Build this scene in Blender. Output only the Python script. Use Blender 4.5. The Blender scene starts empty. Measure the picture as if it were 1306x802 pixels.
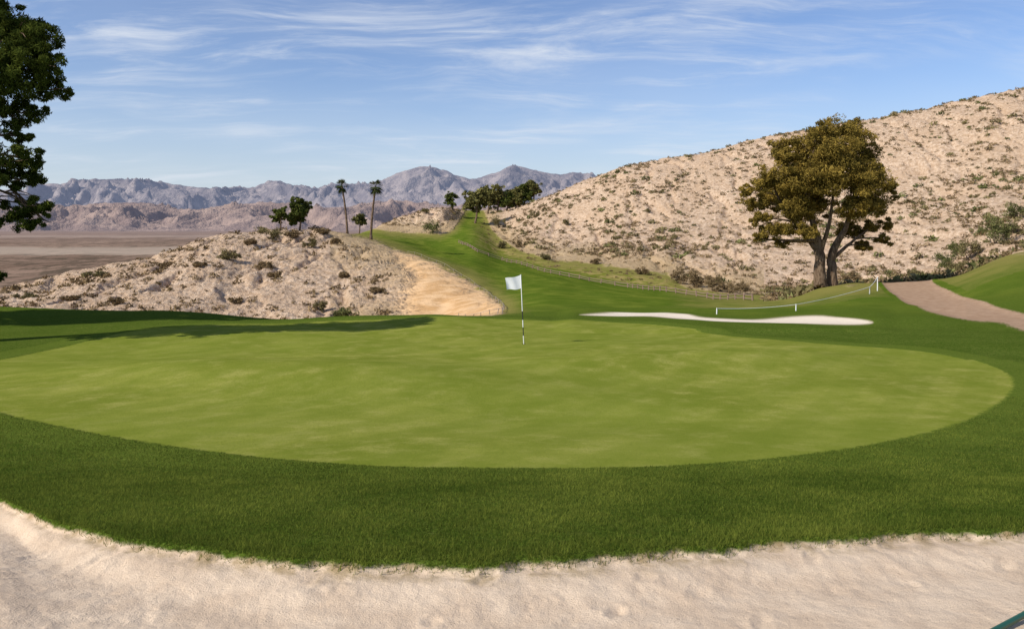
import bpy, math, numpy as np
from mathutils import Vector
rng=np.random.default_rng(7)
F=1016.0; H0=285.0; CX=653.0; CAMZ=3.6
scene=bpy.context.scene
scene.view_settings.view_transform='Standard'
try: scene.view_settings.look='None'
except Exception: pass
scene.view_settings.exposure=0; scene.view_settings.gamma=1

# ---------------------------------------------------------------- camera / light
cam=bpy.data.cameras.new('camera'); co=bpy.data.objects.new('camera',cam); scene.collection.objects.link(co)
co.location=(0,0,CAMZ); co.rotation_euler=(math.radians(90),0,0)
cam.sensor_width=36; cam.lens=36*F/1306; cam.shift_y=-(401-H0)/1306; cam.clip_start=0.05; cam.clip_end=80000
scene.camera=co
SUN_EL=math.radians(38); sdir=Vector((-0.86,-0.51,0)).normalized()
sunv=Vector((sdir.x*math.cos(SUN_EL),sdir.y*math.cos(SUN_EL),math.sin(SUN_EL)))
sl=bpy.data.lights.new('sun','SUN'); sl.energy=5.0; sl.angle=math.radians(0.5); sl.color=(1,0.94,0.82)
so=bpy.data.objects.new('sun',sl); so.rotation_euler=sunv.to_track_quat('Z','Y').to_euler(); scene.collection.objects.link(so)

# ---------------------------------------------------------------- node helper
class NT:
    def __init__(s,nt): s.nt=nt; s.N=nt.nodes; s.L=nt.links
    def set(s,sock,v):
        if v is None: return
        if isinstance(v,bpy.types.NodeSocket): s.L.new(v,sock)
        else:
            if isinstance(v,(tuple,list)) and len(v)==3 and sock.type=='RGBA': v=(*v,1)
            sock.default_value=v
    def math(s,op,a,b=None,c=None,clamp=False):
        n=s.N.new('ShaderNodeMath'); n.operation=op; n.use_clamp=clamp
        s.set(n.inputs[0],a); s.set(n.inputs[1],b); s.set(n.inputs[2],c); return n.outputs[0]
    def mix(s,f,a,b,mode='MIX'):
        n=s.N.new('ShaderNodeMix'); n.data_type='RGBA'; n.blend_type=mode
        s.set(n.inputs[0],f); s.set(n.inputs[6],a); s.set(n.inputs[7],b); return n.outputs[2]
    def mixf(s,f,a,b):
        n=s.N.new('ShaderNodeMix'); n.data_type='FLOAT'
        s.set(n.inputs[0],f); s.set(n.inputs[2],a); s.set(n.inputs[3],b); return n.outputs[0]
    def noise(s,vec,scale,detail=3,rough=0.55,dist=0.0):
        n=s.N.new('ShaderNodeTexNoise'); s.set(n.inputs['Vector'],vec); n.inputs['Scale'].default_value=scale
        n.inputs['Detail'].default_value=detail; n.inputs['Roughness'].default_value=rough; n.inputs['Distortion'].default_value=dist
        return n.outputs[0]
    def mapping(s,vec,loc=(0,0,0),rot=(0,0,0),sc=(1,1,1)):
        n=s.N.new('ShaderNodeMapping'); s.set(n.inputs[0],vec); n.inputs[1].default_value=loc; n.inputs[2].default_value=rot; n.inputs[3].default_value=sc; return n.outputs[0]
    def rng(s,v,a,b,c=0.0,d=1.0,smooth=True):
        n=s.N.new('ShaderNodeMapRange'); n.interpolation_type='SMOOTHSTEP' if smooth else 'LINEAR'
        s.set(n.inputs[0],v); n.inputs[1].default_value=a; n.inputs[2].default_value=b; n.inputs[3].default_value=c; n.inputs[4].default_value=d; return n.outputs[0]
    def attr(s,name):
        n=s.N.new('ShaderNodeAttribute'); n.attribute_name=name; return n.outputs['Fac']
    def pos(s): return s.N.new('ShaderNodeNewGeometry').outputs['Position']
    def bump(s,h,strength=1,dist=1):
        n=s.N.new('ShaderNodeBump'); n.inputs['Strength'].default_value=strength; n.inputs['Distance'].default_value=dist; s.set(n.inputs['Height'],h); return n.outputs[0]
def new_mat(name):
    m=bpy.data.materials.new(name); m.use_nodes=True; m.node_tree.nodes.clear(); t=NT(m.node_tree)
    o=t.N.new('ShaderNodeOutputMaterial'); return m,t,o
def finish(t,o,col,rough=0.9,nrm=None,spec=0.2,metal=0):
    if spec==0:
        b=t.N.new('ShaderNodeBsdfDiffuse'); t.set(b.inputs[0],col)
    else:
        b=t.N.new('ShaderNodeBsdfPrincipled'); t.set(b.inputs['Base Color'],col); t.set(b.inputs['Roughness'],rough)
        b.inputs['Specular IOR Level'].default_value=spec; b.inputs['Metallic'].default_value=metal
    if nrm is not None: t.set(b.inputs['Normal'],nrm)
    t.L.new(b.outputs[0],o.inputs[0]); return b

# ---------------------------------------------------------------- world
w=bpy.data.worlds.new('World'); scene.world=w; w.use_nodes=True; w.node_tree.nodes.clear(); t=NT(w.node_tree)
sky=t.N.new('ShaderNodeTexSky'); sky.sky_type='NISHITA'; sky.sun_disc=False; sky.sun_elevation=SUN_EL
sky.sun_rotation=math.atan2(sdir.x,sdir.y)%(2*math.pi); sky.altitude=300; sky.air_density=1.0; sky.dust_density=0.4; sky.ozone_density=1.4
tc=t.N.new('ShaderNodeTexCoord').outputs['Generated']
sep=t.N.new('ShaderNodeSeparateXYZ'); t.L.new(tc,sep.inputs[0])
zz=t.math('MAXIMUM',sep.outputs[2],0.0); zz=t.math('ADD',zz,0.16)
cx=t.math('DIVIDE',sep.outputs[0],zz); cy=t.math('DIVIDE',sep.outputs[1],zz)
cmb=t.N.new('ShaderNodeCombineXYZ'); t.L.new(cx,cmb.inputs[0]); t.L.new(cy,cmb.inputs[1])
warp=t.N.new('ShaderNodeVectorMath'); warp.operation='MULTIPLY_ADD'
nw=t.N.new('ShaderNodeTexNoise'); nw.inputs['Scale'].default_value=1.1; nw.inputs['Detail'].default_value=3; t.L.new(cmb.outputs[0],nw.inputs['Vector'])
t.L.new(nw.outputs[1],warp.inputs[0]); warp.inputs[1].default_value=(0.5,0.5,0); t.L.new(cmb.outputs[0],warp.inputs[2]); cv=warp.outputs[0]
p1=t.mapping(cv,loc=(3.1,1.7,0),rot=(0,0,math.radians(-38)),sc=(0.55,1.7,1))
n1=t.noise(p1,2.0,8,0.66,0.5)
p2=t.mapping(cv,loc=(5.2,8.4,0),rot=(0,0,math.radians(-20)),sc=(0.8,0.8,1))
n2=t.noise(p2,1.2,3,0.5,0.2)
p3=t.mapping(cv,loc=(9.1,3.7,0),rot=(0,0,math.radians(12)),sc=(0.55,1.9,1))
n3=t.noise(p3,1.8,8,0.66,0.4)
c1=t.rng(n1,0.47,0.78); c3=t.rng(n3,0.47,0.78); c2=t.rng(n2,0.36,0.62)
cl=t.math('MULTIPLY',t.math('ADD',t.math('MULTIPLY',c1,0.8),t.math('MULTIPLY',c3,0.75)),c2)
veil=t.math('MULTIPLY',t.rng(n2,0.35,0.75),0.16)
cl=t.math('ADD',cl,veil,clamp=True)
cl=t.math('MULTIPLY',cl,t.rng(sep.outputs[2],0.0,0.05))
cl=t.math('MULTIPLY',cl,0.80)
skyb=t.mix(1.0,sky.outputs[0],(0.95,1.06,1.33),'MULTIPLY')
hz=t.rng(sep.outputs[2],-0.02,0.22,0.72,0.0)
skyc=t.mix(hz,skyb,(6.2,6.9,7.8))
skyc=t.mix(cl,skyc,(7.6,8.1,8.9))
bg=t.N.new('ShaderNodeBackground'); t.L.new(skyc,bg.inputs[0]); bg.inputs[1].default_value=0.10
wo=t.N.new('ShaderNodeOutputWorld'); t.L.new(bg.outputs[0],wo.inputs[0])

# ---------------------------------------------------------------- numpy noise
_perm=np.random.default_rng(3).permutation(4096)
_ang=np.random.default_rng(4).random(4096)*2*np.pi
_gx=np.cos(_ang); _gy=np.sin(_ang)
def perlin(x,y):
    xi=np.floor(x).astype(np.int64); yi=np.floor(y).astype(np.int64); xf=x-xi; yf=y-yi
    u=xf*xf*xf*(xf*(xf*6-15)+10); v=yf*yf*yf*(yf*(yf*6-15)+10)
    def g(ix,iy,fx,fy):
        h=_perm[(_perm[ix&4095]+iy)&4095]; return _gx[h]*fx+_gy[h]*fy
    a=g(xi,yi,xf,yf); b=g(xi+1,yi,xf-1,yf); c=g(xi,yi+1,xf,yf-1); d=g(xi+1,yi+1,xf-1,yf-1)
    return ((a*(1-u)+b*u)*(1-v)+(c*(1-u)+d*u)*v)*1.5
def fbm(x,y,o=4,g=0.5,ridge=False):
    s=0;a=1.0;tot=0
    for k in range(o):
        n=perlin(x+17.3*k,y-9.1*k)
        if ridge: n=1-2*np.abs(n)
        s=s+a*n; tot+=a; a*=g; x=x*2.03; y=y*2.03
    return s/tot
def sstep(a,b,x):
    q=np.clip((x-a)/(b-a),0,1); return q*q*(3-2*q)
def pchip(x,y,xq):
    x=np.asarray(x,float); y=np.asarray(y,float); one=y.ndim==1
    if one: y=y[:,None]
    h=np.diff(x)[:,None]; dl=np.diff(y,axis=0)/h; m=np.zeros_like(y); m[0]=dl[0]; m[-1]=dl[-1]
    w1=2*h[1:]+h[:-1]; w2=h[1:]+2*h[:-1]; same=(dl[:-1]*dl[1:])>0
    with np.errstate(divide='ignore',invalid='ignore'):
        mm=(w1+w2)/(w1/dl[:-1]+w2/dl[1:])
    m[1:-1]=np.where(same,mm,0)
    i=np.clip(np.searchsorted(x,xq,side='right')-1,0,len(x)-2)
    hh=(x[i+1]-x[i])[:,None]; s=((xq-x[i])[:,None])/hh
    r=(2*s**3-3*s**2+1)*y[i]+(s**3-2*s**2+s)*hh*m[i]+(-2*s**3+3*s**2)*y[i+1]+(s**3-s**2)*hh*m[i+1]
    return r[:,0] if one else r

# ---------------------------------------------------------------- terrain control points (image pixel columns and rows, assumed distances)
cols=[-700,0,100,200,300,400,480,520,560,600,640,700,740,800,900,1000,1050,1100,1200,1306,2000]
nc=len(cols)
rows=[]
for d,z in [(0.5,-1.72),(3.2,-1.80),(4.4,-1.88),(6,-2.12),(8,-2.5),(12,-2.95),(18,-3.35),(24,-3.6)]:
    rows.append(([d]*nc,[z]*nc))
def addrow(ds,pys): rows.append((list(ds),[-(p-H0)*d/F for d,p in zip(ds,pys)]))
addrow([34]*nc,[395,393,396,397,402,404,404,404,403,404,405,407,408,410,412,413,412,410,404,404,404])
addrow([42]*8+[42,43,45,45,45,45,45,45,45,44,43,42,42],[430,430,430,430,430,430,430,425,412,406,400,397,397,398,398,397,392,386,384,366,340])
addrow([60,70,70,70,70,70,68,66,65,62,62,62,61,60,58,56,57,55,55,55,55],[430,400,402,405,408,410,410,410,408,400,390,382,383,385,388,384,369,362,357,322,280])
addrow([95,95,105,115,125,135,125,112,100,90,85,90,90,88,85,80,78,75,75,72,72],[400,372,348,326,299,294,309,322,338,357,366,361,364,370,379,382,373,368,363,332,300])
addrow([150,150,165,175,170,165,165,158,150,145,140,125,120,115,110,105,100,100,100,95,95],[410,400,375,355,318,300,303,309,317,318,333,348,355,364,373,377,372,366,352,335,290])
addrow([300,300,300,300,280,230,190,190,185,185,165,145,140,135,125,120,118,115,112,105,105],[420,420,403,387,358,301,299,299,300,295,322,336,341,346,362,368,366,361,345,322,270])
addrow([500,500,500,500,500,320,205,205,205,225,200,180,178,170,165,160,158,155,150,145,140],[427,427,427,427,427,329,292,287,282,280,298,305,300,295,290,285,278,272,255,235,150])
addrow([900]*5+[500,225,225,225,265,260,240,236,230,225,220,216,212,210,205,200],[375]*5+[366,291,274,266,268,268,250,234,213,196,173,165,157,138,118,30])
rows.append(([1000]*5+[800]+[500]*5+[450]*10,[-80]*5+[-75,-50,-50,-45,-40,-30,0,4,10,14,18,20,22,26,30,40]))
rows.append(([1500]*nc,[-80]*nc)); rows.append(([6000]*nc,[-80]*nc)); rows.append(([32000]*nc,[-80]*nc))
PX=np.concatenate([np.linspace(-700,-40,60),np.linspace(-38,1344,880),np.linspace(1347,2000,60)])
RD=np.array([r[0] for r in rows],float); RZ=np.array([r[1] for r in rows],float)
Dk=np.exp(pchip(cols,np.log(RD).T,PX)).T; Zk=pchip(cols,RZ.T,PX).T
cnt=[14,44,44,44,44,34,24,34,34,34,70,50,44,84,90,14,10,34,10]
K=np.concatenate([np.linspace(k,k+1,c,endpoint=False) for k,c in enumerate(cnt)]+[[len(rows)-1.0]])
D=np.exp(pchip(np.arange(len(rows)),np.log(Dk),K)); Z=pchip(np.arange(len(rows)),Zk,K)
NR,NCc=D.shape
PXg=np.broadcast_to(PX,D.shape); U=(PXg-CX)/F; X=U*D; PYg=H0-F*Z/D
D0=D.copy(); Z0=Z.copy()

def hit(px,py,dmin,dmax):
    i=int(np.argmin(np.abs(PX-px))); m=(D0[:,i]>=dmin)&(D0[:,i]<=dmax); dd=D0[m,i]; pp=PYg[m,i]
    s=pp-py
    for k in range(len(s)-1):
        if s[k]>=0 and s[k+1]<=0 and s[k]!=s[k+1]:
            f=s[k]/(s[k]-s[k+1]); return dd[k]+f*(dd[k+1]-dd[k])
    return dd[int(np.argmin(np.abs(s)))]
def spline(P,n=8,closed=True):
    P=np.array(P,float); m=len(P); out=[]
    for i in range(m if closed else m-1):
        g=lambda k:P[k%m] if closed else P[min(max(k,0),m-1)]
        a,b,c,d=g(i-1),g(i),g(i+1),g(i+2)
        for q in np.linspace(0,1,n,endpoint=False):
            out.append(0.5*((2*b)+(-a+c)*q+(2*a-5*b+4*c-d)*q*q+(-a+3*b-3*c+d)*q**3))
    if not closed: out.append(P[-1])
    return np.array(out)
def psdf(x,y,P):
    d=np.full(x.shape,1e18); ins=np.zeros(x.shape,bool); m=len(P)
    for i in range(m):
        ax,ay=P[i]; bx,by=P[(i+1)%m]; ex,ey=bx-ax,by-ay; wx=x-ax; wy=y-ay
        q=np.clip((wx*ex+wy*ey)/(ex*ex+ey*ey+1e-12),0,1)
        d=np.minimum(d,(wx-ex*q)**2+(wy-ey*q)**2)
        c=((ay<=y)&(by>y))|((by<=y)&(ay>y))
        if ey!=0:
            xx=ax+(y-ay)/ey*ex; ins^=c&(x<xx)
    d=np.sqrt(d); return np.where(ins,d,-d)
# putting green outline, image pixels converted to metres
gp=[(-120,492),(0,530),(100,553),(200,571),(300,585),(400,595),(500,601),(650,603),(800,602),(900,597),(1000,588),(1100,573),(1200,549),(1260,525),(1290,500),(1285,480),(1250,463),(1180,449),(1100,441),(1000,434),(900,425),(820,417),(740,412),(650,409),(560,407),(450,408),(340,412),(230,418),(150,429),(60,446),(0,458),(-100,472)]
gw=[]
for a,b in gp:
    d=hit(a,b,2,34); gw.append(((a-CX)/F*d,d))
gw=spline(gw,6)
near=D<45
sd_green=np.full(D.shape,-50.0); sd_green[near]=psdf(X[near],D[near],gw)
# front bunker lip
lip=[(-700,560),(0,645),(50,668),(100,683),(200,703),(300,718),(400,727),(500,729),(600,728),(700,723),(800,717),(900,709),(1000,700),(1100,693),(1200,687),(1306,685),(2000,670)]
ld=pchip([l[0] for l in lip],[hit(l[0],l[1],2,9) for l in lip],PX)
sd_sand=np.broadcast_to(ld,D.shape)-D+0.06*perlin(X*2.3,D*2.3)+0.03*perlin(X*9,D*9)
sc=D/F
bp=spline([(738,404),(770,402),(830,400),(865,402),(900,407),(950,408.5),(1010,406),(1060,406),(1113,412),(1090,415),(1000,415.5),(920,415),(880,411),(830,406.5),(780,406)],5)
msk=(D>28)&(D<50)
sd_b2=np.full(D.shape,-50.0); sd_b2[msk]=psdf(PXg[msk],PYg[msk],bp)*sc[msk]
fp=[(425,293),(450,301),(480,308),(520,323),(560,340),(600,359),(630,378),(643,392),(640,402),(600,408),(560,430),(-900,440),(-900,700),(2300,700),(2300,250),(1306,318),(1240,335),(1190,350),(1125,352),(1050,363),(1000,371),(960,375),(900,371),(870,364),(850,348),(760,337),(700,331),(660,318),(636,302),(626,290),(619,272),(612,262),(597,262),(590,274),(578,292),(560,298),(500,297),(470,292)]
sd_turf=np.where(D<36,36-D,-(D-36))
m2=(D>=33)&(D<300)
s2=np.full(D.shape,-50.0); s2[m2]=psdf(PXg[m2],PYg[m2],np.array(fp,float))*sc[m2]
s2=np.where((PXg>975),np.minimum(s2,60-D),s2)
s2=np.where((PXg<420),-8,s2)
sd_turf=np.maximum(sd_turf,s2)
pp=[(1125,350),(1185,350),(1190,360),(1213,370),(1250,383),(1306,401),(1500,450),(1500,490),(1306,421),(1240,410),(1195,400),(1160,388),(1140,375),(1128,363)]
m3=(D>15)&(D<64)
sd_path=np.full(D.shape,-50.0); sd_path[m3]=psdf(PXg[m3],PYg[m3],spline(pp,4))*sc[m3]
dp=[(505,326),(530,328),(560,340),(600,359),(640,390),(645,402),(600,425),(520,425),(515,380),(528,352)]
m4=(D>38)&(D<140)
sd_dirt=np.full(D.shape,-50.0); sd_dirt[m4]=psdf(PXg[m4],PYg[m4],np.array(dp,float))*sc[m4]
# dry grass strip between fence and right hill
fence=[(585,309),(610,320),(640,331),(700,348),(760,360),(800,366),(850,374),(900,379),(960,384)]
fy=np.interp(PX,[f[0] for f in fence],[f[1] for f in fence])
dry=sstep(2,10,np.broadcast_to(fy,D.shape)-PYg)*sstep(590,640,PXg)*sstep(1010,960,PXg)*(D>80)
dry=np.clip(dry,0,1)
# -------- heights with relief
turfm=sstep(-2.5,1.0,sd_turf); des=1-turfm
hillf=des*sstep(36,50,D)*(1-sstep(500,900,D))
left=PXg<575
big=fbm(X/14,D/14,3)*0.9
rid=fbm(X/6+0.3*big,D/10,4,0.55,True)
led=fbm(X/2.6,D/0.9+Z*1.6,4,0.62)
gul=fbm(X/9+0.5*big+3,D/30,3,0.5,True)
Z=Z+hillf*(0.7*big+0.36*(rid-0.3)+0.32*led-0.8*sstep(0.45,0.9,gul))*(1-0.85*sstep(-1,2,sd_dirt))
Z=Z+turfm*sstep(8,20,D)*(1-sd_green.clip(0,1)*0.2)*0.20*fbm(X/7,D/7,2)+turfm*sstep(40,80,D)*0.6*fbm(X/22,D/22,2)
Z=Z+0.30*np.exp(-((X-4.0)/5.0)**2-((D-17.8-0.25*X)/1.5)**2)+0.34*np.exp(-((X+5)/4.5)**2-((D-15.5+0.2*X)/1.9)**2)-0.10*np.exp(-((X-1)/3.0)**2-((D-12.0)/1.5)**2)
Z=Z+0.05*sstep(0.06,-0.05,sd_sand)*(D<20)-0.07*sstep(0,0.6,sd_sand)*sstep(2.5,0.3,sd_sand)*(D<8)
sandn=(sd_sand>0)&(D<9)
Z=Z+sandn*(0.008*fbm(X*1.3,D*1.3,3)+0.007*fbm(X*7,D*7,3))
for k in range(70):   # footprints and rake scuffs
    cx_=rng.uniform(-3.4,3.4); cy_=rng.uniform(3.1,4.9); th=rng.normal(1.0,0.9); ca,sa=math.cos(th),math.sin(th); ln_=rng.uniform(0.04,0.13)
    a_=(X-cx_)*ca+(D-cy_)*sa; b_=-(X-cx_)*sa+(D-cy_)*ca; r_=(a_/ln_)**2+(b_/0.04)**2
    Z=Z+sandn*rng.uniform(0.3,1.0)*(-0.011*np.exp(-r_)+0.005*np.exp(-(np.sqrt(r_)-1.5)**2*4))*(1+1.2*fbm(X*14,D*14,2))
for k in range(9):   # tread imprint
    a_=(X-0.02-0.0*k); b_=D-(3.58+0.024*k); Z=Z-sandn*0.007*np.exp(-(a_/0.13)**4)*np.exp(-(b_/0.007)**2)
Z=Z-0.28*sstep(0,1.2,sd_b2)+0.12*sstep(-1.2,-0.1,sd_b2)*sstep(0.3,-0.1,sd_b2)
Z=Z-0.06*sstep(0,0.2,sd_path)
plain=sstep(600,1100,D)
Z=Z+plain*(fbm(X/300,D/300,4)*5)*(1-sstep(4000,9000,D))
WZ=Z+CAMZ
P=np.stack([X,D,WZ],-1)
Ti=np.gradient(P,axis=1); Tj=np.gradient(P,axis=0); NV=np.cross(Ti,Tj); NV/=np.linalg.norm(NV,axis=-1,keepdims=True)+1e-12

def gz(x,y):
    px=x/y*F+CX; i=int(np.clip(np.searchsorted(PX,px),1,NCc-1)); f=(px-PX[i-1])/(PX[i]-PX[i-1])
    return float(np.interp(y,D[:,i-1],WZ[:,i-1])*(1-f)+np.interp(y,D[:,i],WZ[:,i])*f)
def spot(px,py,dmin,dmax):
    d=hit(px,py,dmin,dmax); x=(px-CX)/F*d; return x,d,gz(x,d)
def spotd(px,d):
    x=(px-CX)/F*d; return x,d,gz(x,d)

def build(name,V,Fc,mat,attrs=None,normals=None,parent=None,smooth=True):
    Fc=np.asarray(Fc); me=bpy.data.meshes.new(name); n=Fc.shape[1]
    me.vertices.add(len(V)); me.vertices.foreach_set('co',np.ascontiguousarray(V,dtype=np.float32).ravel())
    me.loops.add(Fc.size); me.loops.foreach_set('vertex_index',Fc.astype(np.int32).ravel())
    me.polygons.add(len(Fc)); me.polygons.foreach_set('loop_start',np.arange(0,Fc.size,n,dtype=np.int32))
    me.polygons.foreach_set('use_smooth',np.full(len(Fc),smooth))
    me.update(calc_edges=True)
    for k,v in (attrs or {}).items():
        a=me.attributes.new(k,'FLOAT','POINT'); a.data.foreach_set('value',np.ascontiguousarray(v,dtype=np.float32).ravel())
    if normals is not None:
        try: me.normals_split_custom_set_from_vertices(normals.tolist())
        except Exception as e: print('normals',e)
    me.materials.append(mat)
    ob=bpy.data.objects.new(name,me); scene.collection.objects.link(ob)
    if parent: ob.parent=parent
    return ob

# ---------------------------------------------------------------- ground materials
def ground_mat(name,kind):
    m,t,o=new_mat(name); pos=t.pos()
    sp=t.N.new('ShaderNodeSeparateXYZ'); t.L.new(pos,sp.inputs[0]); Y=sp.outputs[1]
    if kind=='plain':
        pm=t.mapping(pos,sc=(0.0035,0.0022,0)); np1=t.noise(pm,1,5,0.6,0.4)
        pf=t.mapping(pos,sc=(0.035,0.010,0)); np2=t.noise(pf,1,4,0.75)
        plc=t.mix(t.rng(np1,0.35,0.65),(0.19,0.125,0.09),(0.30,0.205,0.15))
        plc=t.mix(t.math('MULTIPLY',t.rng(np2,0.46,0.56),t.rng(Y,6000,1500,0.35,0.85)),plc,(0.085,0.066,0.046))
        wy=t.math('ADD',Y,t.math('MULTIPLY',t.math('SUBTRACT',np1,0.5),900))
        wash=t.math('MULTIPLY',t.rng(wy,1950,2150),t.rng(wy,2900,2500))
        plc=t.mix(t.math('MULTIPLY',wash,0.6),plc,(0.46,0.37,0.29))
        wash2=t.math('MULTIPLY',t.rng(wy,4300,4700),t.rng(wy,5600,5200))
        plc=t.mix(t.math('MULTIPLY',wash2,0.35),plc,(0.42,0.33,0.27))
        plc=t.mix(t.rng(Y,1200,9500,0.0,0.5),plc,(0.30,0.24,0.24))  # distance haze painted into the plain's colour, stronger farther out
        finish(t,o,plc,1,None,0); return m
    sdt=t.attr('sd_turf')
    nF=t.noise(pos,55,2,0.6); nM=t.noise(pos,9,3,0.6); nL=t.noise(pos,0.55,3,0.6); nXL=t.noise(pos,0.11,3,0.55)
    rough=t.mix(t.rng(nF,0.3,0.7),(0.038,0.066,0.007),(0.105,0.150,0.022))
    rough=t.mix(t.math('MULTIPLY',t.rng(nM,0.45,0.75),0.5),rough,(0.17,0.175,0.040))
    rough=t.mix(t.math('MULTIPLY',t.rng(nL,0.4,0.7),0.4),rough,(0.045,0.078,0.007))
    fw=t.mix(t.rng(nL,0.35,0.65),(0.085,0.125,0.013),(0.150,0.182,0.025))
    fw=t.mix(t.math('MULTIPLY',t.rng(nM,0.4,0.7),0.35),fw,(0.065,0.10,0.009))
    ws=t.N.new('ShaderNodeTexWave'); ws.wave_type='BANDS'; ws.bands_direction='X'; ws.inputs['Scale'].default_value=0.045; ws.inputs['Distortion'].default_value=0.6
    t.L.new(t.mapping(pos,rot=(0,0,math.radians(-14))),ws.inputs[0])
    fw=t.mix(t.math('MULTIPLY',t.rng(ws.outputs['Fac'],0.3,0.7),0.4),fw,(0.06,0.105,0.010))
    turf=t.mix(t.rng(Y,36,60),rough,fw) if kind!='near' else rough
    if kind=='near':
        nT=t.noise(pos,24,3,0.7)
        rough=t.mix(t.math('MULTIPLY',t.rng(nT,0.52,0.68),0.55),rough,(0.030,0.052,0.006))
        rough=t.mix(t.math('MULTIPLY',t.rng(nT,0.46,0.30),0.45),rough,(0.165,0.195,0.045))
        turf=t.mix(t.rng(Y,24,60),rough,fw)
        nG2=t.noise(pos,1.6,5,0.72)
        gr=t.mix(t.rng(nL,0.32,0.70),(0.165,0.190,0.026),(0.240,0.252,0.046))
        gr=t.mix(t.math('MULTIPLY',t.rng(nG2,0.45,0.72),0.75),gr,(0.315,0.300,0.080))
        gr=t.mix(t.math('MULTIPLY',t.rng(nG2,0.48,0.30),0.5),gr,(0.135,0.172,0.020))
        gr=t.mix(t.math('MULTIPLY',t.rng(nT,0.50,0.68),0.40),gr,(0.115,0.135,0.018))
        gr=t.mix(t.math('MULTIPLY',t.rng(nXL,0.4,0.6),0.4),gr,(0.160,0.198,0.026))
        st=t.N.new('ShaderNodeTexWave'); st.wave_type='BANDS'; st.bands_direction='X'; st.inputs['Scale'].default_value=0.30; st.inputs['Distortion'].default_value=0.5
        t.L.new(t.mapping(pos,rot=(0,0,math.radians(32))),st.inputs[0])
        gr=t.mix(t.math('MULTIPLY',t.rng(st.outputs['Fac'],0.35,0.65),0.24),gr,(0.135,0.172,0.020))
        mgreen=t.rng(t.math('ADD',t.attr('sd_green'),t.math('MULTIPLY_ADD',nM,0.20,-0.10)),-0.05,0.05)
        collar=t.math('MULTIPLY',t.rng(t.attr('sd_green'),-1.0,-0.8),0.45)
        turf=t.mix(collar,turf,(0.125,0.165,0.024))
        turf=t.mix(mgreen,turf,gr)
        nS=t.noise(pos,3,4,0.6); nG=t.noise(pos,120,3,0.7)
        sand=t.mix(t.rng(nS,0.35,0.65),(0.61,0.465,0.335),(0.70,0.55,0.405))
        sand=t.mix(t.math('MULTIPLY',t.rng(nG,0.52,0.70),0.6),sand,(0.40,0.285,0.18))
        sand=t.mix(t.math('MULTIPLY',t.rng(t.attr('sd_sand'),0.22,0.0),t.rng(nM,0.35,0.7)),sand,(0.32,0.235,0.13))
        path=t.mix(t.rng(nS,0.3,0.7),(0.32,0.205,0.13),(0.40,0.27,0.18))
        path=t.mix(t.math('MULTIPLY',t.rng(nF,0.5,0.7),0.25),path,(0.18,0.12,0.08))
        msand=t.rng(t.math('ADD',t.attr('sd_sand'),t.math('MULTIPLY_ADD',nM,0.10,-0.05)),-0.02,0.02)
        mb2=t.rng(t.attr('sd_b2'),-0.03,0.05); ms=t.math('MAXIMUM',msand,mb2)
        sand=t.mix(mb2,sand,(0.74,0.63,0.50))
        mp=t.rng(t.math('ADD',t.attr('sd_path'),t.math('MULTIPLY_ADD',nM,0.2,-0.1)),-0.05,0.05)
        col=t.mix(ms,turf,sand); col=t.mix(mp,col,path)
        ht=t.math('ADD',t.math('MULTIPLY',nT,0.030),t.math('MULTIPLY',nM,0.02))
        ht=t.mixf(mgreen,ht,t.math('MULTIPLY',nT,0.008))
        hs=t.math('ADD',t.math('MULTIPLY',nG,0.007),t.math('MULTIPLY',nM,0.018))
        hh=t.mixf(ms,ht,hs); hh=t.mixf(mp,hh,t.math('MULTIPLY',nF,0.003))
        finish(t,o,col,0.95,t.bump(hh,0.9,1.0),0); return m
    n2=t.noise(pos,1.5,5,0.7); n7=t.noise(pos,5,3,0.6)
    dc=t.mix(t.rng(n2,0.36,0.64),(0.44,0.300,0.195),(0.68,0.515,0.375))
    dc=t.mix(t.math('MULTIPLY',t.rng(nXL,0.42,0.62),0.45),dc,(0.50,0.345,0.225))
    dc=t.mix(t.math('MULTIPLY',t.rng(n7,0.55,0.68),0.5),dc,(0.25,0.17,0.10))
    dirt=t.mix(t.rng(nL,0.35,0.65),(0.53,0.315,0.145),(0.68,0.45,0.25))
    mdirt=t.rng(t.math('ADD',t.attr('sd_dirt'),t.math('MULTIPLY_ADD',nL,6,-3)),-1.5,1.0)
    dc=t.mix(mdirt,dc,dirt)
    ver=t.math('MULTIPLY',t.rng(t.math('ADD',sdt,t.math('MULTIPLY_ADD',nL,5,-2.5)),-6,-0.5),0.55)
    ver=t.math('MULTIPLY',ver,t.math('SUBTRACT',1.0,mdirt))
    dc=t.mix(ver,dc,(0.36,0.26,0.12))
    dryc=t.mix(t.rng(nL,0.4,0.6),(0.18,0.185,0.03),(0.38,0.275,0.11))
    turf=t.mix(t.math('MULTIPLY',t.attr('dry'),t.rng(n2,0.2,0.6)),turf,dryc)
    edry=t.math('MULTIPLY',t.rng(t.math('ADD',sdt,t.math('MULTIPLY',nL,-2)),1.0,-1.0),t.rng(Y,38,50))
    turf=t.mix(edry,turf,(0.20,0.18,0.05))
    mturf=t.rng(t.math('ADD',sdt,t.math('MULTIPLY_ADD',nL,1.6,-0.8)),-0.25,0.25)
    col=t.mix(mturf,dc,turf)
    hd=t.math('ADD',t.math('MULTIPLY',n2,0.48),t.math('MULTIPLY',n7,0.15))
    hd=t.math('MULTIPLY',hd,t.math('SUBTRACT',1.0,t.math('MULTIPLY',mdirt,0.8)))
    hh=t.mixf(mturf,hd,t.math('MULTIPLY',nM,0.05))
    finish(t,o,col,1,t.bump(hh,1.0,1.0),0); return m
mg_near=ground_mat('turf_and_sand','near'); mg_far=ground_mat('desert_and_fairway','far'); mg_plain=ground_mat('desert_plain','plain')

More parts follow.
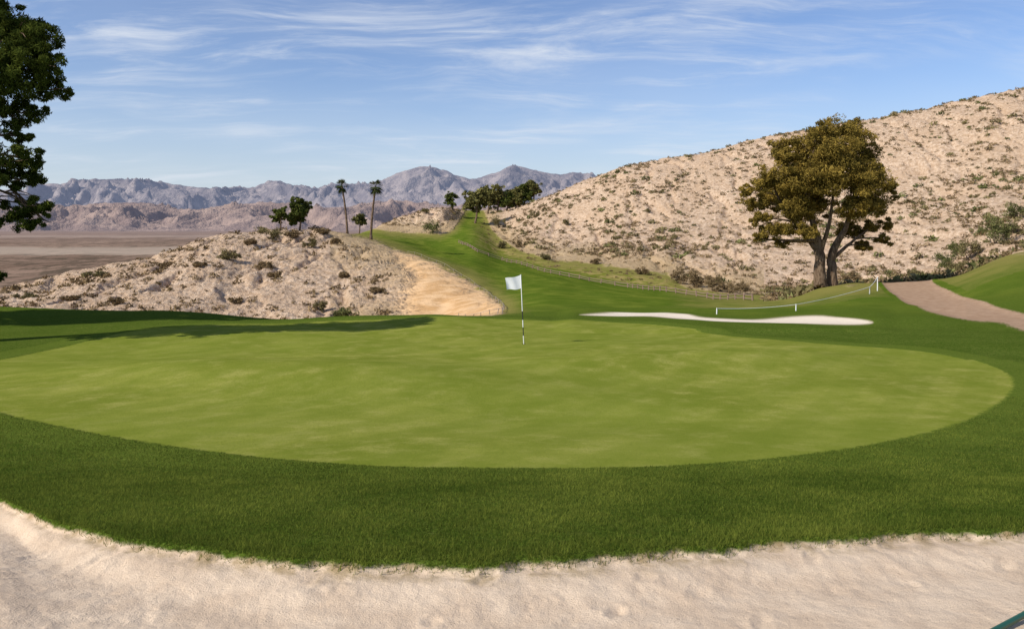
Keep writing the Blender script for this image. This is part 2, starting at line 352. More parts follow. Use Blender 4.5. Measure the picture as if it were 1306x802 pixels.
ATT=dict(sd_green=sd_green,sd_sand=sd_sand,sd_b2=sd_b2,sd_turf=sd_turf,sd_path=sd_path,sd_dirt=sd_dirt,dry=dry)
lab=np.zeros(D.shape,int)
lab[(D>46)]=5
lab[(D>36)&(sd_turf<1.5)&(PXg<700)]=5
lab[(sd_turf<0)&left]=6; lab[(sd_turf<0)&~left]=7
lab[(D>500)]=8
lab[sd_green>0]=1; lab[sd_sand>0]=2; lab[sd_b2>0]=3; lab[(sd_path>-0.3)]=4
names={0:('ground',mg_near),1:('putting_green',mg_near),2:('sand_bunker',mg_near),3:('sand_bunker',mg_near),4:('cart_path',mg_near),5:('fairway',mg_far),6:('desert_hill',mg_far),7:('desert_hill',mg_far),8:('desert_plain',mg_plain)}
idx=np.arange(NR*NCc).reshape(NR,NCc)
Q=np.stack([idx[:-1,:-1],idx[:-1,1:],idx[1:,1:],idx[1:,:-1]],-1).reshape(-1,4)
ql=lab[:-1,:-1].ravel(); PV=P.reshape(-1,3); NVf=NV.reshape(-1,3)
for k in names:
    q=Q[ql==k]
    if len(q)==0: continue
    u,inv=np.unique(q,return_inverse=True)
    build(names[k][0],PV[u],inv.reshape(-1,4),names[k][1],{a:v.ravel()[u] for a,v in ATT.items()},NVf[u])

# ---------------------------------------------------------------- mountains
def mountain(name,d0,d1,dr,tab,amp,mat,seed,nr=150,nc_=800,fx=1500.0):
    px=np.linspace(-900,2200,nc_); s=np.linspace(0,1,nr)
    d=d0+(d1-d0)*s[:,None]+0*px; x=(px-CX)/F*d
    top=pchip([a for a,b in tab],[b for a,b in tab],px); zt=(H0-top)/F*dr+80
    sr=(dr-d0)/(d1-d0); env=np.where(s<sr,(s/sr)**1.25,np.clip(1-(s-sr)/(1-sr),0,1))[:,None]
    wx=x+fbm(x/2500+seed,d/2500,2)*1100; wd_=d+fbm(x/1800+seed+5,d/1800,3)*1400
    r=fbm(wx/fx+seed,wd_/(fx*1.7),6,0.55,True)
    r2=fbm(wx/(fx*0.30)+seed,wd_/(fx*0.5),5,0.6,True)
    z=env*zt+amp*(r-0.45)*(env*(1-env)*3.4+0.12*env)+amp*0.36*(r2-0.4)*(env*(1-env)*2.8+0.25*env)
    z=z*np.clip(s*12,0,1)[:,None]-80+CAMZ
    V=np.stack([x,d,z],-1).reshape(-1,3); ii=np.arange(nr*nc_).reshape(nr,nc_)
    q=np.stack([ii[:-1,:-1],ii[:-1,1:],ii[1:,1:],ii[1:,:-1]],-1).reshape(-1,4)
    return build(name,V,q,mat)
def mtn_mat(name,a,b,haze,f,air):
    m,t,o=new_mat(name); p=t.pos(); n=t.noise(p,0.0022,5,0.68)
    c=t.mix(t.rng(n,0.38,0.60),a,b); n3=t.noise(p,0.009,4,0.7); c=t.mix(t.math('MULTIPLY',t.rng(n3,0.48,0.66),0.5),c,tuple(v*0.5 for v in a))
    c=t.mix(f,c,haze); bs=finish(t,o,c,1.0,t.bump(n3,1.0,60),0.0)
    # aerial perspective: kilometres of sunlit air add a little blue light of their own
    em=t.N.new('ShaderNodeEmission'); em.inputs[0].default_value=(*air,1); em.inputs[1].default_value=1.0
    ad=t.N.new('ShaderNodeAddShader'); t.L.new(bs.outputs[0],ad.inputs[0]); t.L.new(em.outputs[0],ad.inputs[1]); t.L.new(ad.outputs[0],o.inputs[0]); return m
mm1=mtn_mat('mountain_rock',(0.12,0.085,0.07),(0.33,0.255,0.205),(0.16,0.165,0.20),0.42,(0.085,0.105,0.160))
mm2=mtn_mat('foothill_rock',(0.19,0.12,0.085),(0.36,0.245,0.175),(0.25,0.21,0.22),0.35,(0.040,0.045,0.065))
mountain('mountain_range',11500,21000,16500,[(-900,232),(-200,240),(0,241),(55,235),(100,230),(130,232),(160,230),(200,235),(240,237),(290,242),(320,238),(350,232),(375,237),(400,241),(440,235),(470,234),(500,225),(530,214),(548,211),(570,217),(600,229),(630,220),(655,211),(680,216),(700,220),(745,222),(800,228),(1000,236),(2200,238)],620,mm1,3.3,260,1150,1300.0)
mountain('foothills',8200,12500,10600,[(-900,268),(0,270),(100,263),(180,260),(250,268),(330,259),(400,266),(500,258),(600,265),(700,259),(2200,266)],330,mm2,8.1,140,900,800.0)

# ---------------------------------------------------------------- vegetation
def foliage_mat(name,dark,light,trans=0.25):
    m,t,o=new_mat(name); tn=t.attr('tint'); c=t.mix(tn,dark,light)
    d=t.N.new('ShaderNodeBsdfDiffuse'); t.set(d.inputs[0],c)
    if trans==0: t.L.new(d.outputs[0],o.inputs[0]); return m
    tr=t.N.new('ShaderNodeBsdfTranslucent'); t.set(tr.inputs[0],t.mix(0.5,c,light))
    mx=t.N.new('ShaderNodeMixShader'); mx.inputs[0].default_value=trans; t.L.new(d.outputs[0],mx.inputs[1]); t.L.new(tr.outputs[0],mx.inputs[2]); t.L.new(mx.outputs[0],o.inputs[0]); return m
m_bark,t,o=new_mat('bark'); p=t.pos(); n=t.noise(t.mapping(p,sc=(6,6,1.4)),1.5,4,0.7)
finish(t,o,t.mix(t.rng(n,0.35,0.65),(0.08,0.05,0.033),(0.24,0.17,0.115)),0.95,t.bump(n,0.9,0.06),0)
m_pine=foliage_mat('pine_needles',(0.022,0.034,0.007),(0.105,0.125,0.022),0.2)
m_olive=foliage_mat('olive_brown_foliage',(0.085,0.066,0.014),(0.37,0.26,0.060),0.3)
m_tree=foliage_mat('tree_leaves',(0.03,0.045,0.010),(0.13,0.145,0.035),0)
m_tree2=foliage_mat('olive_tree_leaves',(0.065,0.065,0.020),(0.24,0.22,0.075),0)
m_scrub=foliage_mat('dry_scrub',(0.10,0.070,0.034),(0.29,0.205,0.11),0)
m_bush=foliage_mat('bush_leaves',(0.080,0.068,0.028),(0.26,0.215,0.10),0)
m_gbush=foliage_mat('green_bush_leaves',(0.055,0.062,0.022),(0.20,0.20,0.075),0)
m_palm=foliage_mat('palm_fronds',(0.03,0.045,0.015),(0.13,0.14,0.05),0)
m_grass=foliage_mat('grass_blades',(0.048,0.080,0.010),(0.215,0.245,0.040),0.35)

def quads(C,sl,sw,up=0.0):
    n=len(C); a=rng.normal(size=(n,3)); a[:,2]+=up; a/=np.linalg.norm(a,axis=1,keepdims=True)
    b=np.cross(a,rng.normal(size=(n,3))); b/=np.linalg.norm(b,axis=1,keepdims=True)+1e-9
    s=rng.uniform(0.6,1.3,(n,1)); a=a*s*sl; b=b*s*sw
    V=np.stack([C-a,C-b*0.9+a*0.1,C+a,C+b*0.9+a*0.1],1).reshape(-1,3)
    return V,np.arange(n*4).reshape(n,4)
def tube(pts,rad,ns=9):
    pts=np.array(pts,float); n=len(pts); T=np.gradient(pts,axis=0); T/=np.linalg.norm(T,axis=1,keepdims=True)+1e-9
    ref=np.array([0.13,0.97,0.2]); V=[]
    for i in range(n):
        a=np.cross(T[i],ref); 
        if np.linalg.norm(a)<0.1: a=np.cross(T[i],[1,0,0.])
        a/=np.linalg.norm(a); b=np.cross(T[i],a)
        for k in range(ns):
            th=2*np.pi*k/ns; V.append(pts[i]+(a*math.cos(th)+b*math.sin(th))*rad[i])
    F_=[[i*ns+k,i*ns+(k+1)%ns,(i+1)*ns+(k+1)%ns,(i+1)*ns+k] for i in range(n-1) for k in range(ns)]
    return np.array(V),np.array(F_)
def join(parts):
    V=[];Fq=[];o=0
    for v,f in parts: V.append(v); Fq.append(f+o); o+=len(v)
    return np.concatenate(V),np.concatenate(Fq)
def bend(a,b,n=7,sag=0.1,wob=0.1):
    a=np.array(a,float); b=np.array(b,float); s=np.linspace(0,1,n)[:,None]; L=np.linalg.norm(b-a)
    p=a+(b-a)*s; p[:,2]+=(np.sin(s*np.pi)*L*sag)[:,0]; off=rng.normal(size=3)*L*wob*0.5; p+=np.sin(s*np.pi)*off
    return p
def empty(name,loc):
    e=bpy.data.objects.new(name,None); e.location=loc; e.empty_display_size=0.5; scene.collection.objects.link(e); return e
def lobes_foliage(lobes,nleaf,sl,sw,sub=26,subr=0.26,shell=0.55,up=0.2):
    C=[];T=[]
    vol=np.array([l[3]*l[4]*l[5] for l in lobes])**0.7; vol=vol/vol.sum()
    for l,vv in zip(lobes,vol):
        c=np.array(l[:3]); r=np.array(l[3:6]); m=max(4,int(sub*vv*len(lobes)))
        dd=rng.normal(size=(m,3)); dd/=np.linalg.norm(dd,axis=1,keepdims=True)
        rr=shell+(1-shell)*rng.random((m,1)); sc_=c+dd*r*rr*rng.uniform(0.85,1.18,(m,1)); n=int(nleaf*vv/m)
        rad=subr*r.mean()*rng.uniform(0.5,1.35,m)
        for k in range(m):
            q=rng.normal(size=(n,3)); q/=np.linalg.norm(q,axis=1,keepdims=True); q*=rng.random((n,1))**0.45
            q[:,2]*=0.7
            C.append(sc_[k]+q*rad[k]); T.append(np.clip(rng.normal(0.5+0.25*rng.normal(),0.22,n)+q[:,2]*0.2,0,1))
    C=np.concatenate(C); T=np.concatenate(T); V,Fq=quads(C,sl,sw,up); return V,Fq,np.repeat(T,4)
def make_tree(name,base,lobes,trunks,nleaf,sl,sw,mat,sub=26,subr=0.26,shell=0.5,brr=0.09,up=0.2):
    e=empty(name,base); parts=[]
    ends=[]
    for pts,rad in trunks:
        P_=spline([list(p) for p in pts],5,False); R_=np.interp(np.linspace(0,1,len(P_)),np.linspace(0,1,len(rad)),rad)
        P_=P_+rng.normal(size=P_.shape)*R_[:,None]*0.12
        parts.append(tube(P_,R_,10)); ends.append((P_,R_))
    for l in lobes:
        c=np.array(l[:3]); best=None
        for P_,R_ in ends:
            k0=int(len(P_)*0.45); dd=np.linalg.norm(P_[k0:]-c,axis=1)+np.maximum(0,P_[k0:,2]-c[2]+0.2*l[5])*2
            k=int(np.argmin(dd))
            if best is None or dd[k]<best[0]: best=(dd[k],P_[k0+k],R_[k0+k])
        r0=min(best[2]*0.6,brr*1.2)
        B=bend(best[1],c,8,0.05,0.12); parts.append(tube(B,np.linspace(r0,r0*0.35,8),6))
        for j in range(5):
            dd=rng.normal(size=3); dd/=np.linalg.norm(dd); q=c+dd*np.array(l[3:6])*0.8
            B2=bend(B[5+(j%3)],q,5,0.03,0.12); parts.append(tube(B2,np.linspace(r0*0.4,r0*0.1,5),5))
    V,Fq=join(parts); build('trunk_and_limbs',V,Fq,m_bark,parent=e)
    V,Fq,T=lobes_foliage(lobes,nleaf,sl,sw,sub,subr,shell,up); build('foliage',V,Fq,mat,{'tint':T},parent=e,smooth=False)
    return e

# large olive-brown tree beside the path
bd=58.5; s=bd/F; bx=(1047-CX)*s; bz=gz(bx,bd)-0.1
def L(px,py,rx,rz,dy,ry=None,c=(1047,366)):
    return ((px-c[0])*s,dy,(c[1]-py)*s,rx*s,(ry or (rx+rz)/2)*s,rz*s)
lob=[L(1068,166,34,18,0),L(1090,162,18,13,0.6),L(1036,172,24,16,-1.2),L(1010,188,26,18,0.8),L(993,200,18,14,-1),L(1100,190,26,22,0.5),L(1052,198,34,22,-2),L(972,226,24,16,-1.2),L(1005,228,26,20,-1.6),L(1040,226,34,22,-2.3),L(1082,228,34,24,-2.2),L(1114,222,22,18,0.8),L(957,240,14,10,0.3),L(982,254,28,16,1.6),L(1012,264,30,18,-1.0),L(1044,262,30,18,2.2),L(1078,262,28,16,-1.8),L(1108,256,28,16,-1),L(968,276,18,11,-0.4),L(990,290,28,12,-0.8),L(1120,284,20,11,0.2),L(1094,292,22,12,1.4),L(1022,292,20,10,-1.5),L(1131,236,13,10,0),L(1056,212,40,30,2),L(972,302,14,7,0.5),L(1000,306,14,7,0.2),L(1104,310,18,8,0.3),L(1124,302,14,8,-0.5),L(1030,240,36,30,2)]
trk=[([(0,0,0),(-0.1,0,1.6),(-0.15,0,3.2),(-0.6,0.2,5.2),(-0.9,0.2,8),(-0.3,0,11)],[0.52,0.40,0.34,0.20,0.13,0.05]),
     ([(1.05,0.4,-0.1),(0.95,0.4,1.6),(1.0,0.3,2.8),(1.9,0,4.8),(2.4,-0.2,7.2),(2.2,0,10.5)],[0.44,0.34,0.30,0.18,0.12,0.05]),
     ([(-0.12,0,2.6),(-1.2,0.3,4.2),(-2.7,0.2,6.0),(-3.6,0,8.0)],[0.22,0.16,0.11,0.05]),
     ([(0.98,0.4,2.2),(2.4,0.5,3.4),(3.8,0.2,4.6)],[0.16,0.11,0.05]),
     ([(0.0,0,2.9),(0.4,-0.6,5),(0.6,-1,8)],[0.2,0.13,0.06])]
make_tree('spreading_tree',(bx,bd,bz),lob,trk,130000,0.13,0.042,m_olive,40,0.34,0.30,0.10,0.3)

# left conifer, partly out of frame
s=23.5/F
tx=-17.4; ty=23.5; tz=gz(tx,ty)-0.1; c0=(CX+tx*F/ty,H0+(CAMZ-tz)*F/ty)
LL=lambda px,py,rx,rz,dy: L(px,py,rx,rz,dy,None,c0)
lob=[LL(42,62,40,34,0),LL(62,82,26,26,-0.3),LL(18,92,48,40,-0.6),LL(54,112,28,28,0.4),LL(5,38,46,34,0.4),LL(34,30,22,16,0.2),LL(-50,40,60,55,0.3),LL(-70,-25,52,42,0),LL(-20,-10,38,30,0.2),LL(-50,120,70,55,0),LL(10,140,36,26,0.7),LL(16,172,22,18,0.2),LL(26,200,30,24,0),LL(22,228,28,22,0.3),LL(-10,215,40,36,-0.6),LL(-70,200,70,45,0),LL(46,262,24,16,0),LL(14,272,36,22,0.5),LL(50,280,18,9,0.2),LL(-50,275,60,30,0),LL(-120,160,50,60,0),LL(-120,60,45,60,0),LL(-4,352,15,13,0),LL(-40,330,34,22,0),LL(-150,0,40,40,0),LL(-100,-70,44,36,0)]
trk=[([(0,0,0),(0.1,0,3),(-0.1,0,6),(0.1,0,8.5),(0.6,0,10.5)],[0.36,0.28,0.22,0.15,0.05])]
e1=make_tree('conifer_tree',(tx,ty,tz),lob,trk,190000,0.075,0.018,m_pine,60,0.25,0.30,0.06,0.6)
for k,(x,y,sc_,rz) in enumerate([(-23.5,26.5,0.95,2.1),(-30,26.5,1.0,0.6)]):
    e=empty('conifer_tree',(x,y,gz(x,y)-0.1)); e.scale=(sc_,)*3; e.rotation_euler=(0,0,rz)
    for ch in e1.children:
        c=bpy.data.objects.new(ch.name.split('.')[0],ch.data); scene.collection.objects.link(c); c.parent=e

def small_tree(name,px,py,dmin,dmax,hpx,wpx,mat,n=5000,trunk=0.25,nl=7,d=None):
    x,y,z=spot(px,py,dmin,dmax) if d is None else spotd(px,d)
    m=y/F; h=hpx*m; w_=wpx*m; lo=[]
    for k in range(nl):
        a=rng.uniform(0,2*np.pi); zz_=trunk+(1-trunk)*(0.25+0.6*k/nl); rr=w_*0.26*(1.1-0.55*k/nl)
        lo.append((math.cos(a)*rr*0.9,math.sin(a)*rr*0.9,h*zz_,w_*0.27,w_*0.27,h*(1-trunk)*0.2))
    tr=[([(0,0,-0.3),(0.05*w_,0,h*0.35),(0,0,h*0.8)],[0.03*w_+0.08,0.02*w_+0.05,0.04])]
    return make_tree(name,(x,y,z),lo,tr,n,0.03*h+0.08,0.015*h+0.03,mat,16,0.34,0.3,0.06,0.2)
small_tree('shade_tree',357,292,115,160,33,24,m_tree,6000)
small_tree('shade_tree',382,294,115,160,46,31,m_tree,8000,0.1,9)
small_tree('shade_tree',458,292,0,0,27,20,m_tree2,5000,0.35,7,d=185)
small_tree('shade_tree',577,266,0,0,24,22,m_tree,4500,0.1,7,d=228)
small_tree('shade_tree',606,288,0,0,44,40,m_tree2,7000,0.3,9,d=215)
for px,h_,w__,m_ in [(622,38,32,m_tree2),(634,36,34,m_tree2),(646,30,28,m_tree),(657,32,30,m_tree2),(668,34,30,m_tree),(680,28,26,m_tree2)]:
    small_tree('shade_tree',px,270,0,0,h_,w__,m_,5500,0.1,9,d=238)

def palm(px,pyb,d,hpx,lean):
    x,y,z=spotd(px,d); m=y/F; h=hpx*m; e=empty('fan_palm_tree',(x,y,z-0.2))
    sx=np.linspace(0,1,9); pts=np.stack([lean*m*sx**1.6,0*sx,h*sx],-1)
    V,Fq=tube(pts,np.interp(sx,[0,0.1,1],[0.34,0.22,0.15]),10); build('trunk',V,Fq,m_bark,parent=e)
    top=pts[-1]; Vs=[];Fs=[];T=[];o_=0
    for k in range(46):
        a=rng.uniform(0,2*np.pi); el=rng.uniform(-1.1,1.3); ln=rng.uniform(1.0,1.5)
        di=np.array([math.cos(a)*math.cos(el),math.sin(a)*math.cos(el),math.sin(el)])
        sd_=np.cross(di,[0,0,1]); sd_/=np.linalg.norm(sd_)+1e-9
        hub=top+di*ln*0.5
        for j in range(9):
            th=(j-4)*0.26; v=di*math.cos(th)+sd_*math.sin(th); tip=hub+v*ln*0.65+np.array([0,0,-0.25*ln*(1-el/2)])
            pw=np.cross(v,di*0.2+np.array([0.1,0.2,1.])); pw/=np.linalg.norm(pw)+1e-9; mid=(hub*0.5+tip*0.5)+np.array([0,0,0.08])
            Vs+= [hub,mid-pw*0.05,tip,mid+pw*0.05]; Fs.append([o_,o_+1,o_+2,o_+3]); o_+=4
            T+= [0.15+0.6*(el>0.0)+rng.uniform(-.1,.2)]*4
        Vs+=[top-sd_*0.02,top+sd_*0.02,hub+sd_*0.02,hub-sd_*0.02]; Fs.append([o_,o_+1,o_+2,o_+3]); o_+=4; T+=[0.3]*4
    build('frond_crown',np.array(Vs),np.array(Fs),m_palm,{'tint':np.clip(T,0,1)},parent=e,smooth=False)
palm(443,303,150,64,-7); palm(473,312,132,69,6)

def bush(px,py,dmin,dmax,wpx,hpx,mat,name='desert_bush',n=2600):
    x,y,z=spot(px,py,dmin,dmax); m=y/F; w_=wpx*m; h=hpx*m; e=empty(name,(x,y,z)); lo=[]
    for k in range(7): lo.append((rng.uniform(-.34,.34)*w_,rng.uniform(-.25,.25)*w_,h*rng.uniform(0.15,0.6),w_*0.2,w_*0.2,h*0.3))
    V,Fq,T=lobes_foliage(lo,n,0.012*w_+0.06,0.008*w_+0.02,14,0.55,0.1,0.9); build('foliage',V,Fq,mat,{'tint':T},parent=e,smooth=False)
    parts=[tube(bend((0,0,-0.1),np.array(l[:3]),5,0.02,0.1),np.linspace(0.03,0.01,5),5) for l in lo]
    V,Fq=join(parts); build('stems',V,Fq,m_bark,parent=e)
for a in [(445,402,60,110,46,22,m_gbush),(407,391,60,110,20,18,m_bush),(297,330,60,130,36,20,m_bush),(342,303,60,140,38,18,m_bush),(375,303,60,140,26,12,m_scrub),(318,312,60,130,22,14,m_scrub),(410,300,60,140,24,12,m_scrub),(397,312,60,140,22,16,m_bush),(340,340,60,140,26,12,m_scrub),(350,352,60,140,22,10,m_scrub),(150,392,60,140,24,9,m_scrub),(440,350,60,140,22,10,m_scrub),(120,352,60,140,34,9,m_bush),(255,345,60,140,24,9,m_scrub),(210,335,60,140,26,9,m_scrub),(300,380,60,140,22,12,m_scrub),(90,385,60,140,26,9,m_scrub),(35,375,60,140,30,9,m_bush),(480,372,60,140,20,10,m_scrub),(430,312,60,140,22,10,m_scrub),
          (552,297,180,240,30,24,m_gbush),(541,272,190,240,16,8,m_bush),(637,290,180,300,22,20,m_bush),(659,314,140,220,18,12,m_scrub),(682,278,150,300,14,12,m_bush),(700,332,125,200,24,11,m_bush),(722,286,120,300,10,10,m_bush),(640,318,130,230,18,12,m_bush),
          (866,362,90,170,28,28,m_scrub),(885,367,90,170,34,28,m_scrub),(912,372,90,170,36,26,m_scrub),(942,375,90,170,36,28,m_scrub),(905,352,90,170,14,8,m_scrub),(760,337,90,170,22,9,m_scrub),(820,350,90,170,20,10,m_scrub),(1085,360,85,130,22,14,m_scrub),(1170,352,90,140,24,12,m_bush),(1208,344,90,140,32,28,m_gbush),(1235,330,90,160,36,32,m_bush),(1268,312,90,160,52,48,m_gbush),(1298,280,100,180,36,30,m_gbush),(1285,300,90,160,28,24,m_bush),(1222,345,90,140,28,22,m_bush),(1250,300,90,160,22,16,m_gbush),(1220,325,90,160,24,18,m_gbush)]:
    bush(*a)

# scattered scrub over the desert slopes (one mesh per hill)
def scatter(mask,n,rmin,rmax,leaf,name,mat,wgt=None):
    ii,jj=np.nonzero(mask); wv=(D[ii,jj]**0.3) if wgt is None else wgt[ii,jj]; wv=wv/wv.sum()
    sel=rng.choice(len(ii),n,p=wv); c=P[ii[sel],jj[sel]]; r=rmin+(rmax-rmin)*rng.random(n)**2.2
    q=rng.normal(size=(n,leaf,3)); q/=np.linalg.norm(q,axis=2,keepdims=True); q*=rng.random((n,leaf,1))**0.4; q[:,:,2]=np.abs(q[:,:,2])*0.75
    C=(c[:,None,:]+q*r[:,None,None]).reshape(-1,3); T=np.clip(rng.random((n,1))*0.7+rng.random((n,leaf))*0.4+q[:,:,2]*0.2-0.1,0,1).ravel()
    V,Fq=quads(C,1,1,0.5); S=np.repeat(np.repeat(r*0.33,leaf),4)[:,None]*np.array([[1,1,1]]); Cc=np.repeat(C,4,axis=0)
    off=V-Cc; V=Cc+off*S*np.tile(np.array([[1.0],[0.42],[1.0],[0.42]]),(len(C),1))
    return build(name,V,Fq,mat,{'tint':np.repeat(T,4)},smooth=False)
clump=sstep(-0.25,0.45,fbm(X/18,D/18,3))+0.25
nod=(sd_dirt<-1.5)
scatter((sd_turf<-1.5)&(~left)&(D>60)&(D<300)&(PXg>560)&nod,8500,0.2,0.85,24,'desert_scrub',m_scrub,clump*D**0.3)
scatter((sd_turf<-1.5)&left&(D>60)&(D<300)&nod,3000,0.15,0.75,26,'desert_scrub',m_scrub,clump)
scatter((sd_turf<-1.5)&(D>60)&(D<300)&(PXg>560)&(~left)&nod,1100,0.35,1.15,40,'desert_scrub',m_bush,clump)
scatter((sd_turf<-1.5)&(D>60)&(D<300)&(PXg>600)&(~left)&nod,480,0.4,1.3,46,'desert_scrub',m_gbush,clump**2)
scatter((dry>0.4)&(sd_turf>-3)&(D<230),300,0.15,0.6,26,'dry_grass_tufts',m_scrub)

# ---------------------------------------------------------------- foreground grass blades
def blades(n,j0,j1,mask_fn,h0,h1,name,wd=0.0016,tb=0.5):
    jr=rng.uniform(j0,j1,n*2); ir=rng.uniform(50,NCc-52,n*2)
    j=jr.astype(int); i=ir.astype(int); fj=(jr-j)[:,None]; fi=(ir-i)[:,None]
    p=(P[j,i]*(1-fi)+P[j,i+1]*fi)*(1-fj)+(P[j+1,i]*(1-fi)+P[j+1,i+1]*fi)*fj
    ok=mask_fn(j,i); p=p[ok][:n]; m=len(p)
    cl_=fbm(p[:,0]*3,p[:,1]*3,3); cl2=fbm(p[:,0]*0.8+5,p[:,1]*0.8,2); hgt=(rng.uniform(h0,h1,m)*(1+0.5*cl_))[:,None]
    a=rng.uniform(0,2*np.pi,m); side=np.stack([np.cos(a),np.sin(a),0*a],-1)
    lean=rng.normal(size=(m,3))*0.7; lean[:,2]=1; lean/=np.linalg.norm(lean,axis=1,keepdims=True)
    wv=(wd*(0.6+p[:,1]*0.16))[:,None]
    V=np.stack([p-side*wv-[0,0,0.004],p+side*wv-[0,0,0.004],p+lean*hgt],1).reshape(-1,3)
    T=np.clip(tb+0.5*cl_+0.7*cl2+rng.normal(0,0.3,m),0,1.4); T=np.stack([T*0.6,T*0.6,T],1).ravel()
    build(name,V,np.arange(m*3).reshape(m,3),m_grass,{'tint':T},smooth=False)
jA=int(np.argmax(D[:,500]>3.6)); jB=int(np.argmax(D[:,500]>14))
blades(300000,jA,jB,lambda j,i:(sd_sand[j,i]<0.02)&(sd_green[j,i]<-0.05),0.014,0.032,'grass')
blades(60000,jA,jB,lambda j,i:(sd_sand[j,i]<0.06)&(sd_sand[j,i]>-0.24),0.028,0.062,'grass',0.0016,0.45)

# ---------------------------------------------------------------- flagstick
def simple(name,c,rough=0.5,spec=0.3):
    m,t,o=new_mat(name); n=t.noise(t.pos(),30,3,0.6); finish(t,o,t.mix(t.rng(n,0.3,0.7,0,0.25),c,tuple(v*0.75 for v in c)),rough,None,spec); return m
m_white=simple('white_paint',(0.80,0.80,0.78)); m_dark=simple('dark_paint',(0.03,0.03,0.035)); m_cup_shade=simple('cup_shade_dark',(0.01,0.01,0.01),1)
m_wood=simple('weathered_wood',(0.27,0.185,0.14),0.9,0.1); m_cloth,t,o=new_mat('flag_cloth')
d_=t.N.new('ShaderNodeBsdfDiffuse'); d_.inputs[0].default_value=(0.82,0.83,0.86,1); tr=t.N.new('ShaderNodeBsdfTranslucent'); tr.inputs[0].default_value=(0.8,0.8,0.8,1)
mx=t.N.new('ShaderNodeMixShader'); mx.inputs[0].default_value=0.3; t.L.new(d_.outputs[0],mx.inputs[1]); t.L.new(tr.outputs[0],mx.inputs[2]); t.L.new(mx.outputs[0],o.inputs[0])
fx,fy_,fz=spot(668,438,15,34); e=empty('golf_flagstick',(fx,fy_,gz(fx,fy_)))
Hs=2.08; lean=-0.09
def seg(a,b,r,mat,nm):
    V,Fq=tube([(lean*a/Hs,0,a),(lean*(a+b)/2/Hs,0,(a+b)/2),(lean*b/Hs,0,b)],[r]*3,12); build(nm,V,Fq,mat,parent=e)
seg(-0.1,0.25,0.013,m_white,'pole_base'); seg(0.25,0.5,0.0135,m_dark,'pole_band'); seg(0.5,0.72,0.013,m_white,'pole_mid'); seg(0.72,0.98,0.0135,m_dark,'pole_band_upper'); seg(0.98,Hs,0.013,m_white,'pole_top')
nu,nv=18,14; V=[]
for b in range(nv):
    for a in range(nu):
        p_=a/(nu-1); q_=b/(nv-1)
        zt_=Hs-0.01-0.12*p_-0.02*math.sin(p_*5); ht_=0.40*(1-0.12*p_)
        V.append((lean*(1-q_*0.18)-0.47*p_*(1-0.08*q_),0.055*math.sin(p_*8+q_*2.0)*p_+0.05*p_,zt_-ht_*q_+0.05*p_*math.sin(q_*3)))
Fq=[[b*nu+a,b*nu+a+1,(b+1)*nu+a+1,(b+1)*nu+a] for b in range(nv-1) for a in range(nu-1)]
build('flag',np.array(V),np.array(Fq),m_cloth,parent=e)
ang=np.linspace(0,2*np.pi,20,endpoint=False); V=[(0.054*math.cos(a),0.054*math.sin(a),0.012) for a in ang]+[(0.030*math.cos(a),0.030*math.sin(a),0.010) for a in ang]
build('cup_shade_ring',np.array(V),np.array([[k,(k+1)%20,20+(k+1)%20,20+k] for k in range(20)]),m_cup_shade,parent=e)  # flat near-black ring painted as the shade inside the hole

# ---------------------------------------------------------------- fences and ropes
def fence_line(name,pts,step,hp,rp,rails,rr,mp_,mr_,sag=0.0):
    e=empty(name,pts[0]); pts=np.array(pts); dd=np.r_[0,np.cumsum(np.linalg.norm(np.diff(pts[:,:2],axis=0),axis=1))]
    n=max(2,int(dd[-1]/step)+1); q=np.linspace(0,dd[-1],n); xs=np.interp(q,dd,pts[:,0]); ys=np.interp(q,dd,pts[:,1])
    po=[];ra=[]; base=[np.array([x,y,gz(x,y)]) for x,y in zip(xs,ys)]; o0=np.array(pts[0])
    for b in base:
        j=rng.normal(size=3)*0.03; po.append(tube([b-o0-[0,0,0.2],b-o0+[j[0],j[1],hp*0.6],b-o0+[j[0]*2,j[1]*2,hp]],[rp,rp,rp*0.9],6))
        c=b-o0+[j[0]*2,j[1]*2,hp]; po.append(tube([c,c+[0,0,0.01],c+[0,0,0.012]],[rp*0.9,rp*0.6,0.001],6))
    for a,b in zip(base[:-1],base[1:]):
        for r in rails:
            s_=np.linspace(0,1,7)[:,None]; p_=a*(1-s_)+b*s_-o0; p_[:,2]+=hp*r+rng.normal()*0.02-sag*4*(s_*(1-s_))[:,0]; ra.append(tube(p_,[rr]*7,5))
    V,Fq=join(po); build('posts',V,Fq,mp_,parent=e); V,Fq=join(ra); build('rails',V,Fq,mr_,parent=e)
FP=[spot(a,b,60,200) for a,b in fence]
fence_line('rail_fence',FP,2.4,0.60,0.08,[0.35,0.85],0.05,m_wood,m_wood,0.05)
m_grey=simple('grey_fence',(0.30,0.25,0.20),0.8)
EP=[spot(a,b,60,140) for a,b in [(520,322),(545,332),(575,346),(600,359),(622,373),(636,385)]]+[spot(a,b,45,75) for a,b in [(643,393),(640,400),(625,403),(585,404)]]
fence_line('rope_fence',EP,3.2,0.32,0.025,[0.9],0.014,m_grey,m_grey)
RP=[spotd(914,40.5),spotd(1015,42),spotd(1109,48)]
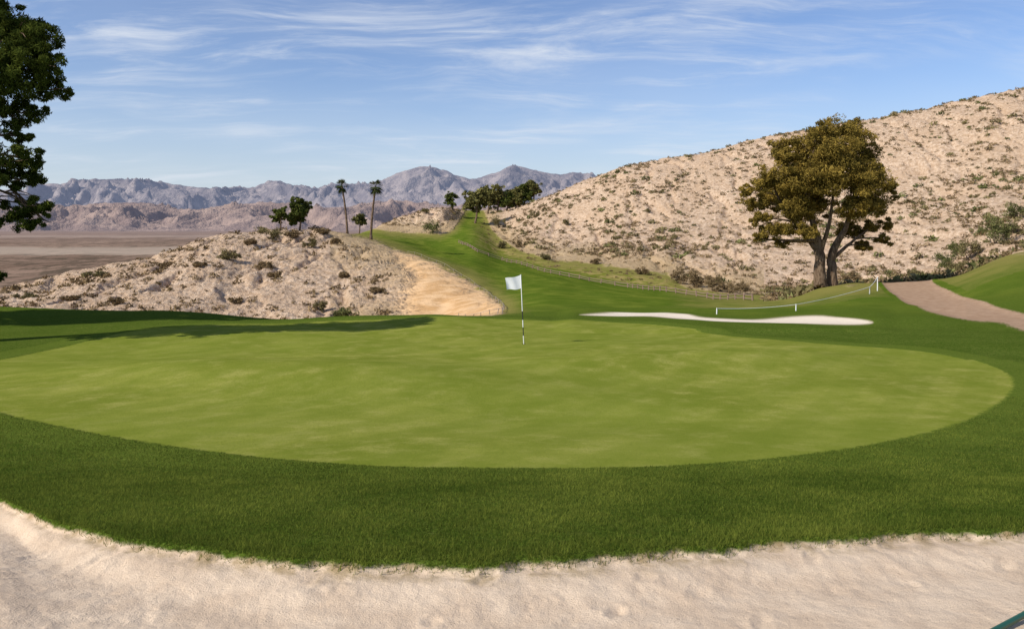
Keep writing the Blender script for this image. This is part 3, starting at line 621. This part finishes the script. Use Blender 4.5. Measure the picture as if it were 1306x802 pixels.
def rope(pts,hs,sag):
    e=empty('rope_barrier',pts[0]); o0=np.array(pts[0]); po=[];ra=[]
    for p_,h_ in zip(pts,hs):
        b=np.array(p_)-o0; po.append(tube([b-[0,0,.1],b+[0.01,0,h_*.5],b+[0.01,0,h_]],[0.03,0.03,0.026],8))
    for (a,h1_),(b,h2_) in zip(list(zip(pts,hs))[:-1],list(zip(pts,hs))[1:]):
        s_=np.linspace(0,1,16)[:,None]; A=np.array(a)-o0+[0,0,h1_*0.93]; B=np.array(b)-o0+[0,0,h2_*0.93]; p_=A*(1-s_)+B*s_; p_[:,2]-=sag*4*(s_*(1-s_))[:,0]; ra.append(tube(p_,[0.013]*16,6))
    V,Fq=join(po); build('posts',V,Fq,m_white,parent=e); V,Fq=join(ra); build('rope',V,Fq,m_white,parent=e)
rope(RP,[0.32,0.36,0.45],0.08)
rope([spotd(1109,48),spotd(1119,50)],[0.45,0.9],0.05)
# rake lying in the bunker
m_rk=simple('green_fibreglass',(0.01,0.085,0.040),0.35,0.4)
a=np.array([2.12,3.54,0]); b=np.array([2.41,3.755,0]); a[2]=gz(a[0],a[1])+0.03; b[2]=gz(b[0],b[1])+0.03
e=empty('bunker_rake',tuple(a)); st_=a+(a-b)*1.0; st_[2]=gz(st_[0],st_[1])+0.03; en=b+(b-a)*2.4; en[2]=gz(en[0],en[1])+0.07
V,Fq=tube([st_-a,a-a,b-a,en-a],[0.014,0.014,0.014,0.014],10); build('handle',V,Fq,m_rk,parent=e)
dv=(en-a)/np.linalg.norm(en-a); pv=np.array([-dv[1],dv[0],0]); pts_=[tube([en-a-pv*0.3,en-a,en-a+pv*0.3],[0.018,0.02,0.018],8)]
for k in range(13):
    q=en-a+pv*(-0.29+0.58*k/12); pts_.append(tube([q,q-[0,0,0.03],q-[0,0,0.07]],[0.007,0.006,0.004],6))
V,Fq=join(pts_); build('rake_head',V,Fq,m_rk,parent=e)
print('verts',sum(len(o.data.vertices) for o in scene.objects if o.type=='MESH'))
